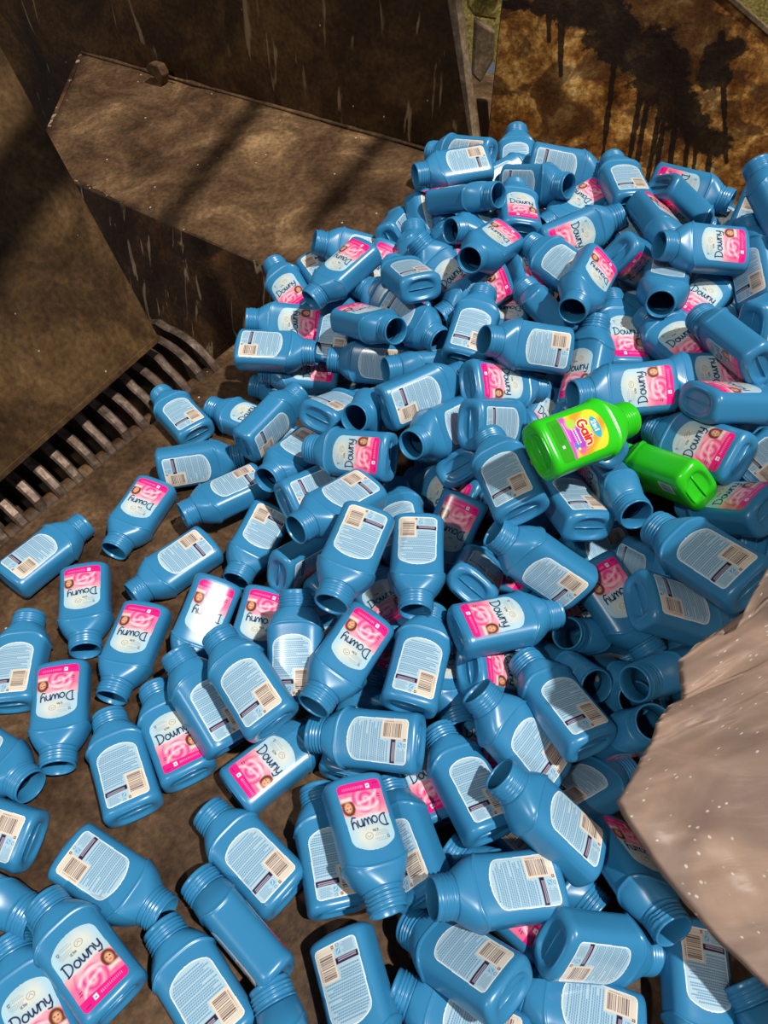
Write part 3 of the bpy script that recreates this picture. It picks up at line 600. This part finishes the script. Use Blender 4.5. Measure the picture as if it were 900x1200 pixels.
('blue bottle, barcode label, neck up, upright above the level barcode label', 0.1435, 1.0849, 0.2572, 0.0667, 0.1341, 0.5902, 0.7932),
('blue bottle, barcode label, neck left, level with tidy label, upper centre', 0.3243, 1.0675, 0.2935, 0.3371, 0.5719, -0.1006, -0.741),
('blue bottle, barcode label, neck up-right, grey label, neck among the centre top', -0.0014, 0.958, 0.2532, 0.0085, 0.5896, 0.3608, 0.7226),
('blue bottle, no label showing, neck left, plain ribbed neck under the grey label', 0.1609, 1.1622, 0.2025, 0.2102, -0.5369, -0.3972, 0.714),
('blue bottle, barcode label, neck left, streaked label under the left dark mouth', 0.0548, 1.1624, 0.1822, 0.1464, 0.6578, -0.3257, -0.6632),
('blue bottle, no label showing, neck hidden, shaded beneath the left dark mouth', 0.0414, 1.2422, 0.1575, 0.0327, -0.6241, 0.5265, 0.5765),
('blue bottle, pink label, neck right, pink label right below the tidy barcode', 0.1432, 0.9821, 0.2905, 0.5375, -0.5209, 0.6481, -0.1403),
('blue bottle, pink label, neck up-right, plain side leaning left of green bottle', 0.252, 0.9614, 0.1599, 0.7703, -0.4908, 0.3908, 0.1138),
('blue bottle, pink label, neck up, threaded mouth upright, right of tidy barcode', 0.3498, 0.9924, 0.2261, 0.7707, -0.4483, -0.1235, -0.4358),
('blue bottle, pink label, neck up, pink strip right of the upright mouth', 0.4409, 1.0578, 0.2572, 0.7996, -0.5939, 0.0159, 0.0873),
('blue bottle, pink label, neck down-left, large round mouth, label above right', 0.3988, 1.2434, 0.3629, 0.3779, 0.0854, -0.7024, 0.5971),
('blue bottle, no label showing, neck up-left, plain neck left of the large mouth', 0.3509, 1.1178, 0.2792, 0.582, -0.6627, 0.1216, 0.4553),
('blue bottle, pink label, neck hidden, plain body left of the large mouth', 0.3011, 1.2706, 0.264, 0.7373, -0.6233, 0.0899, 0.2445),
('blue bottle, pink label, neck hidden, pink scrap above the tidy barcode', 0.2628, 1.3325, 0.2264, 0.02, -0.0904, -0.7257, 0.6817),
('blue bottle, barcode label, neck left, topmost left, neck over the plate', 0.2282, 1.6192, 0.372, 0.4555, 0.6548, -0.2783, -0.5351),
('blue bottle, barcode label, neck left, hidden behind the topmost left bottle', 0.2402, 1.6733, 0.3588, 0.0306, -0.6279, 0.4482, 0.6355),
('blue bottle, no label showing, neck right, narrow side up below the topmost left', 0.1141, 1.5416, 0.3271, 0.2254, -0.2956, 0.463, -0.8046),
('blue bottle, barcode label, neck right, oval base near the far steel post', 0.2044, 1.6066, 0.3116, 0.1238, 0.5024, 0.3841, 0.7647),
('blue bottle, barcode label, neck right, barcode tilted, near the pile top', 0.2689, 1.6069, 0.332, 0.4284, 0.5658, -0.1398, 0.6905),
('blue bottle, barcode label, neck up, standing tallest at the pile top', 0.3036, 1.6834, 0.2933, 0.0913, -0.0116, 0.5753, 0.8127),
('blue bottle, barcode label, neck right, against the rusty wall, level', 0.3202, 1.6364, 0.3683, 0.2587, 0.7227, 0.0915, 0.6344),
('blue bottle, pink label, neck up, base down, upright lettering near the top', 0.2738, 1.3789, 0.3459, 0.7261, -0.6841, 0.0551, 0.0419),
('blue bottle, barcode label, neck up-left, slanting neck against the rusty wall', 0.4989, 1.422, 0.3817, 0.0317, 0.0262, -0.6813, -0.7309),
('blue bottle, pink label, neck down-left, upper of two stacked pink labels', 0.4716, 1.5426, 0.3475, 0.3364, -0.3336, -0.697, 0.5383),
('blue bottle, pink label, neck right, lower of two stacked pink labels', 0.3208, 1.3715, 0.3168, 0.7927, -0.2358, 0.5529, -0.1019),
('blue bottle, barcode label, neck up-left, grey label left above the large mouth', 0.3866, 1.2278, 0.3224, 0.0032, 0.3896, -0.574, -0.7202),
('blue bottle, barcode label, neck up-left, curved base under stacked pink labels', 0.5296, 1.3366, 0.3108, 0.0231, 0.178, -0.6236, -0.7609),
('blue bottle, pink label, neck down-left, small dark mouth near the upper centre', 0.2438, 1.3774, 0.338, 0.3369, -0.0594, -0.6279, 0.6991),
('blue bottle, barcode label, neck left, small side mouth above the dark mouth', 0.2688, 1.4916, 0.2958, 0.6494, 0.5712, -0.2111, -0.4554),
('blue bottle, barcode label, neck hidden, square barcode by the plate edge', 0.0827, 1.5906, 0.3085, 0.4851, 0.7944, 0.3497, -0.1068),
('blue bottle, barcode label, neck hidden, base low at the plate edge', 0.0147, 1.4562, 0.2781, 0.2352, -0.4539, -0.6243, -0.5907),
('blue bottle, no label showing, neck up-left, plain neck beside the plate edge', 0.0716, 1.328, 0.2404, 0.742, -0.5202, 0.2187, 0.3619),
('blue bottle, pink label, neck up-left, plain neck above the grey-topped label', 0.1621, 1.3617, 0.2571, 0.714, -0.5958, 0.1472, 0.337),
('blue bottle, pink label, neck hidden, round base between two pink scraps', 0.4296, 1.2449, 0.3806, 0.4358, -0.1443, 0.8637, 0.2079),
('blue bottle, barcode label, neck hidden, flat top right of the large mouth', 0.4865, 1.3656, 0.2685, 0.6558, 0.7426, 0.1005, -0.092),
('blue bottle, pink label, neck right, against the rusty wall, right part', 0.5704, 1.5504, 0.3642, 0.5799, -0.018, 0.6938, -0.4267),
('blue bottle, pink label, neck hidden, short neck below the wall pink label', 0.5407, 1.4268, 0.4202, 0.3951, 0.388, 0.8062, 0.2083),
('blue bottle, pink label, neck hidden, bright seam, label edge on its right', 0.5215, 1.4248, 0.379, 0.1447, 0.233, -0.658, 0.7013),
('blue bottle, pink label, neck left, level, mouth left, upper right', 0.6598, 1.2434, 0.384, 0.6645, -0.2373, -0.6039, 0.3707),
('blue bottle, barcode label, neck down, black round mouth at upper right', 0.5398, 1.2589, 0.3345, 0.7618, 0.6229, -0.1222, -0.1295),
('blue bottle, pink label, neck hidden, right of the black round mouth', 0.5472, 1.1482, 0.2902, 0.7589, -0.5503, 0.2931, -0.1879),
('blue bottle, pink label, neck up-left, below the black round mouth', 0.5521, 0.997, 0.3116, 0.7048, -0.6455, -0.2921, 0.0356),
('blue bottle, pink label, neck up-left, big shaded label, base at right', 0.574, 0.8878, 0.4024, 0.3829, -0.2591, -0.707, -0.5351),
('blue bottle, no label showing, neck hidden, round base cut by right edge', 0.6293, 1.0598, 0.3516, 0.124, -0.6627, -0.3305, -0.6605),
('blue bottle, pink label, neck left, above the first green bottle', 0.456, 0.9091, 0.3486, 0.6295, -0.207, -0.6508, 0.3707),
('blue bottle, pink label, neck hidden, glossy streak behind the level pink label', 0.5983, 0.9671, 0.3155, 0.601, -0.3082, -0.5888, 0.444),
('blue bottle, pink label, neck hidden, long plain side at the right edge', 0.4672, 0.8372, 0.3787, 0.408, -0.7109, 0.3478, -0.4552),
('blue bottle, no label showing, neck hidden, thin slice under the long plain side', 0.5493, 0.8791, 0.287, 0.5446, 0.2425, 0.7304, 0.3334),
('blue bottle, pink label, neck left, slanted lettering right of green bottles', 0.5218, 0.7482, 0.343, 0.5607, -0.6306, -0.5309, -0.0783),
('blue bottle, barcode label, neck hidden, dark body at right edge, middle', 0.5319, 0.7461, 0.291, 0.2152, 0.3841, 0.5903, 0.6766),
('G1', 0.2091, 0.7075, 0.402, 0.6481, -0.5301, 0.5182, -0.1747),
('G2', 0.455, 0.7109, 0.3288, 0.3833, -0.8245, 0.2308, 0.3463),
('blue bottle, no label showing, neck up, highest at the right edge', 0.7325, 1.2189, 0.4185, 0.8066, -0.5368, -0.0117, 0.247),
('blue bottle, no label showing, neck hidden, plain neck beneath the highest right bottle', 0.7712, 1.3029, 0.4108, 0.1424, 0.7746, -0.3788, -0.4861),
('blue bottle, barcode label, neck hidden, small facets at the upper right', 0.7514, 1.4162, 0.4128, 0.3611, 0.8925, -0.2542, -0.0921),
('blue bottle, pink label, neck hidden, pink speck near the upper right', 0.6777, 1.5207, 0.3178, 0.3427, 0.0332, 0.705, -0.6199),
('blue bottle, barcode label, neck up, tall grey label at the right edge', 0.6902, 1.1574, 0.3298, 0.4492, -0.3008, 0.4124, 0.7332),
('blue bottle, no label showing, neck down-left, sheltered under the right edge pile', 0.7716, 1.2969, 0.307, 0.0674, 0.6639, 0.4134, -0.6195),
('blue bottle, barcode label, neck hidden, oval base left of the small open mouth', -0.1236, 0.9973, 0.1966, 0.1317, 0.2409, 0.8134, 0.5128),
('blue bottle, no label showing, neck left, small open mouth, left centre', 0.0145, 1.0687, 0.164, 0.4862, 0.4313, 0.2394, -0.7214),
('blue bottle, pink label, neck left, level pink label with streak, left centre', 0.0138, 0.8741, 0.2216, 0.5912, -0.4489, -0.6627, 0.0987),
('blue bottle, barcode label, neck down-left, open mouth just above centre', 0.1497, 0.9756, 0.2205, 0.5606, 0.5891, 0.0514, -0.5798),
('blue bottle, pink label, neck left, dark body under the leaning pink label', 0.1722, 0.8596, 0.1123, 0.5996, -0.5552, -0.5761, 0.0179),
('blue bottle, barcode label, neck up, label scrap left of the leaning pink', 0.0412, 0.7433, 0.1179, 0.0647, -0.159, 0.7067, 0.6864),
('blue bottle, pink label, neck hidden, pink label half hidden at centre', 0.0318, 0.6026, 0.0977, 0.6504, -0.7123, -0.2605, 0.0426),
('blue bottle, pink label, neck up, lettering scrap under the dark mouth', -0.0659, 0.5161, 0.0758, 0.7124, -0.6692, -0.2094, -0.0285),
('blue bottle, barcode label, neck right, big round base, left of green bottle', 0.1368, 0.8785, 0.2934, 0.0294, -0.7207, -0.4715, -0.5073),
('blue bottle, no label showing, neck hidden, small oval base above centre', 0.1228, 0.8493, 0.222, 0.2909, -0.1631, 0.8637, 0.3777),
('blue bottle, no label showing, neck up-left, mouth peeping over the green bottle', 0.3218, 0.7693, 0.3467, 0.5166, -0.8245, 0.1647, 0.1619),
('blue bottle, no label showing, neck down-right, dark body between right-centre bottles', 0.2646, 0.6044, 0.0221, 0.8967, 0.3139, 0.218, -0.2232),
('blue bottle, barcode label, neck left, small round mouth under tilted pink label', 0.3894, 0.6306, 0.0154, 0.0493, -0.3429, -0.1664, 0.9232),
('blue bottle, no label showing, neck down-right, widest dark mouth near the bag', 0.3502, 0.5707, 0.0118, 0.6471, 0.1986, 0.2412, -0.6954),
('blue bottle, no label showing, neck left, lit mouth rim beside the bag', 0.473, 0.5381, 0.1422, 0.0483, 0.4962, 0.2402, -0.8329),
('blue bottle, pink label, neck up-right, lowest dark mouth against the bag', 0.3531, 0.4572, 0.0259, 0.9895, 0.1221, 0.004, 0.0778),
('blue bottle, no label showing, neck left, neck tucked under the bag edge', 0.5525, 0.5439, 0.0265, 0.028, -0.4259, -0.2214, 0.8768),
('blue bottle, no label showing, neck down-left, dark body just above the bag', 0.5776, 0.6243, 0.0685, 0.6235, 0.5709, -0.2585, -0.4675),
('blue bottle, no label showing, neck hidden, shaded label at right edge by bag', 0.5265, 0.6392, 0.2832, 0.0802, 0.7644, 0.4226, 0.4803),
('blue bottle, barcode label, neck hidden, label scrap above the shaded oval base', 0.4084, 0.7395, 0.1144, 0.6435, 0.3903, -0.2199, 0.6207),
('blue bottle, no label showing, neck hidden, dark base below the big shaded label', 0.7067, 1.0592, 0.231, 0.1849, -0.3878, -0.434, 0.7919),
('blue bottle, no label showing, neck hidden, dark gap body above the level label', 0.4004, 1.0687, 0.2035, 0.306, 0.2905, 0.5668, 0.7077),
('blue bottle, pink label, neck hidden, deep body left of the base', 0.2164, 0.7666, 0.1085, 0.6617, -0.1767, 0.5788, 0.4426),
('blue bottle, barcode label, neck hidden, deep label between grey label and pink', 0.1956, 1.1678, 0.1121, 0.492, 0.5565, 0.0381, -0.6684),
('blue bottle, barcode label, neck hidden, deep body left of the level streaked pink', -0.1152, 1.0349, 0.0471, 0.2456, 0.4827, -0.4949, -0.6796),
('blue bottle deep in pile, dark gap left of the large pink label', -0.1263, 0.7095, 0.0408, 0.3824, -0.6808, -0.1958, -0.5933),
('blue bottle deep in pile, neck behind the shaded mouths by the bag', 0.4312, 0.4358, 0.0267, 0.0524, 0.0615, -0.7018, -0.7078),
('blue bottle buried in the pile, glimpsed in dark gaps between the others', 0.1005, 1.171, 0.014, 0.6882, -0.3375, 0.133, 0.6283),
('blue bottle deep in pile, gap beside the outward round base, right of centre', 0.262, 0.7339, 0.0264, 0.6294, -0.6189, -0.3309, 0.3336),
('blue bottle deep in pile, label between the left and middle slanting bottles', 0.1422, 0.3924, 0.0272, 0.7077, -0.7048, 0.0173, -0.0456),
('blue bottle buried in the pile, glimpsed in dark gaps between the others', 0.0936, 1.7327, 0.2786, 0.5936, 0.6652, 0.2453, 0.3807),
('blue bottle deep in pile, neck in the gap above the leaning pink label', 0.2285, 0.9866, 0.0773, 0.6176, -0.0449, -0.7785, -0.1024),
('blue bottle deep in pile, label scrap under the grey-label bottle, left centre', -0.0666, 1.2308, 0.037, 0.1734, 0.1876, -0.7093, -0.657),
('blue bottle buried in the pile, glimpsed in dark gaps between the others', 0.0687, 0.9336, 0.0281, 0.0892, 0.0038, -0.7001, 0.7085),
('blue bottle buried in the pile, glimpsed in dark gaps between the others', 0.4488, 1.1634, 0.2235, 0.7364, -0.6342, -0.2138, 0.0986),
('blue bottle deep in pile, dark gap right of the colourful green bottle', 0.3799, 0.9782, 0.1297, 0.2447, 0.3085, 0.2156, 0.8936),
('blue bottle deep in pile, grey label scrap right of the level pink label', 0.2775, 0.6635, 0.0708, 0.1975, 0.7853, 0.1898, -0.5552),
('blue bottle buried in the pile, glimpsed in dark gaps between the others', 0.3976, 0.782, 0.0325, 0.0565, -0.5583, -0.3135, 0.766),
('blue bottle deep in pile, gap beside the large upside-down pink label', 0.0057, 0.5493, 0.0264, 0.6895, -0.678, 0.1828, -0.1775),
('blue bottle buried in the pile, glimpsed in dark gaps between the others', 0.0732, 1.655, 0.262, 0.363, -0.2285, 0.6742, -0.6012),
('blue bottle buried in the pile, glimpsed in dark gaps between the others', 0.0656, 1.2606, 0.0403, 0.6884, -0.2125, -0.6567, -0.2229),
('blue bottle buried in the pile, glimpsed in dark gaps between the others', 0.4443, 0.563, 0.0286, 0.2584, 0.3424, 0.617, 0.6597),
('blue bottle buried in the pile, glimpsed in dark gaps between the others', 0.3493, 1.4053, 0.254, 0.495, 0.5242, 0.4097, 0.5588),
('blue bottle buried in the pile, glimpsed in dark gaps between the others', 0.3231, 1.5463, 0.2753, 0.5897, 0.6558, 0.257, 0.3952),
('blue bottle buried in the pile, glimpsed in dark gaps between the others', 0.6623, 0.8171, 0.1396, 0.2839, -0.2191, -0.5479, 0.7558),
('blue bottle deep in pile, label scrap under the tilted pink label bottle', 0.2734, 0.6628, 0.0264, 0.5786, -0.5738, 0.407, -0.4127),
]
GREEN = {'G1': 'bright green bottle with colourful label, neck to the right, lying on the blue pile', 'G2': 'bright green bottle half under the colourful green one, barcode side down-left'}
used_b = used_g = False
for (lab, x, y, z, qw, qx, qy, qz) in POSES:
    if lab in GREEN:
        o = green if not used_g else copy_tree(green); used_g = True
        o['label'] = GREEN[lab]; o['category'] = 'bottle'; o['group'] = 'bright green plastic bottles on the heap'
    else:
        o = proto if not used_b else copy_tree(proto); used_b = True
        o['label'] = lab; o['category'] = 'bottle'; o['group'] = 'empty blue plastic bottles heaped on the floor'
    o.location = (x, y, z); o.rotation_mode = 'QUATERNION'; o.rotation_quaternion = (qw, qx, qy, qz)

# ---------------------------------------------------------------- the white bag
mb, nt, p, N, K = nodes('milky_film')
tc = N('ShaderNodeTexCoord')
n1 = N('ShaderNodeTexNoise'); n1.inputs['Scale'].default_value = 7; n1.inputs['Detail'].default_value = 5; n1.inputs['Distortion'].default_value = 1.2; K(tc.outputs['Object'], n1.inputs['Vector'])
cr = N('ShaderNodeValToRGB'); cr.color_ramp.elements[0].position = .35; cr.color_ramp.elements[0].color = (.38, .28, .23, 1); cr.color_ramp.elements[1].position = .68; cr.color_ramp.elements[1].color = (.66, .46, .34, 1); K(n1.outputs['Fac'], cr.inputs[0])
vo = N('ShaderNodeTexVoronoi'); vo.inputs['Scale'].default_value = 42; K(tc.outputs['UV'], vo.inputs['Vector'])
r4 = N('ShaderNodeMapRange'); r4.inputs[1].default_value = .13; r4.inputs[2].default_value = .085; K(vo.outputs['Distance'], r4.inputs[0])
mx = N('ShaderNodeMix'); mx.data_type = 'RGBA'; K(r4.outputs[0], mx.inputs[0]); K(cr.outputs[0], mx.inputs[6]); mx.inputs[7].default_value = (1, .93, .82, 1)  # glints of the film's small perforations, painted as pale dots in the base colour
K(mx.outputs[2], p.inputs['Base Color']); p.inputs['Roughness'].default_value = .42
n2 = N('ShaderNodeTexNoise'); n2.inputs['Scale'].default_value = 1; n2.inputs['Detail'].default_value = 7; n2.inputs['Distortion'].default_value = .7; mpb = N('ShaderNodeMapping'); mpb.inputs['Rotation'].default_value = (0, 0, .6); mpb.inputs['Scale'].default_value = (9, 34, 12); K(tc.outputs['Object'], mpb.inputs[0]); K(mpb.outputs[0], n2.inputs['Vector'])
bpn = N('ShaderNodeBump'); bpn.inputs['Strength'].default_value = .5; bpn.inputs['Distance'].default_value = .005; K(n2.outputs['Fac'], bpn.inputs['Height']); K(bpn.outputs[0], p.inputs['Normal'])
tl_ = N('ShaderNodeBsdfTranslucent'); K(mx.outputs[2], tl_.inputs[0]); tp = N('ShaderNodeBsdfTransparent'); tp.inputs[0].default_value = (.9, .88, .86, 1)
m1 = N('ShaderNodeMixShader'); m1.inputs[0].default_value = .45; K(p.outputs[0], m1.inputs[1]); K(tl_.outputs[0], m1.inputs[2])
m2 = N('ShaderNodeMixShader'); m2.inputs[0].default_value = .19; K(m1.outputs[0], m2.inputs[1]); K(tp.outputs[0], m2.inputs[2]); K(m2.outputs[0], nt.nodes['Material Output'].inputs[0])
OUT = [(975, 560, .56), (905, 655, .51), (890, 682, .50), (880, 700, .485), (862, 738, .46), (836, 745, .44), (818, 752, .425), (795, 773, .40), (794, 790, .375), (800, 806, .36), (797, 823, .35), (784, 826, .33), (770, 845, .30), (764, 866, .28), (752, 886, .26), (738, 915, .22), (722, 940, .19), (740, 972, .175), (760, 1003, .165), (800, 1060, .155), (850, 1112, .155), (905, 1165, .155), (990, 1250, .155)]
nj = 84; V = []; n_i = 210; UVs = []
def catmull(P, t):
    n = len(P)-1; s = t*n; i = min(int(s), n-1); f_ = s-i
    return [P[i][k]*(1-f_)+P[i+1][k]*f_ for k in range(3)]
g1 = rng.normal(size=(40, 40)); 
def vnoise(a, b):
    a, b = a % 38, b % 38; a0, b0 = int(a), int(b); fa, fb = a-a0, b-b0; fa = fa*fa*(3-2*fa); fb = fb*fb*(3-2*fb)
    return g1[a0, b0]*(1-fa)*(1-fb)+g1[a0+1, b0]*fa*(1-fb)+g1[a0, b0+1]*(1-fa)*fb+g1[a0+1, b0+1]*fa*fb
for layer in (0, 1):
    for i in range(n_i+1):
        t = i/n_i; ex, ey, ez = catmull(OUT, t); e = at(ex, ey, ez)
        far = np.array([.95+.1*math.sin(t*3), .98-.62*t, .66-.28*t])
        for j in range(nj+1):
            s = j/nj; q = e*(1-s)+far*s
            bul = math.sin(min(1, s*1.4)*math.pi/2)
            fold = vnoise(t*9+3, s*5)*.016*min(1, s*3+.15)+vnoise(t*30, s*16+11)*.0085*min(1, s*6+.4)*max(.25, 1-s*3)+.010*math.sin((t*7+s*2.4)*3)*min(1, s*2)+(.5-abs(vnoise(t*34+s*9, s*30-t*14)))*.0050*min(1, s*14+.1)*max(.22, 1-s*3.2)+(.5-abs(vnoise(t*60-s*11, s*26+t*20+5)))*.0022*max(.15, 1-s*4)
            q = q+np.array([0, -.02, .05 if layer == 0 else -.055])*bul+np.array([0, 0, fold if layer == 0 else fold*.4])
            V.append(q); UVs.append((s*1.1, t*1.5))
m_ = (n_i+1)*(nj+1); Fc = []
for i in range(n_i):
    for j in range(nj):
        a = i*(nj+1)+j; Fc.append((a, a+nj+1, a+nj+2, a+1)); 
        if j > 0: Fc.append((m_+a, m_+a+1, m_+a+nj+2, m_+a+nj+1))
        else: Fc.append((a, m_+a+1, m_+a+nj+2, a+nj+1))
bag = mesh_obj('plastic_bag', V, Fc, mb)
uv = bag.data.uv_layers.new(name='UVMap')
for lp in bag.data.loops: uv.data[lp.index].uv = UVs[lp.vertex_index]
tag(bag, 'crumpled milky plastic bag speckled with white dots, resting on the pile at right', 'bag')
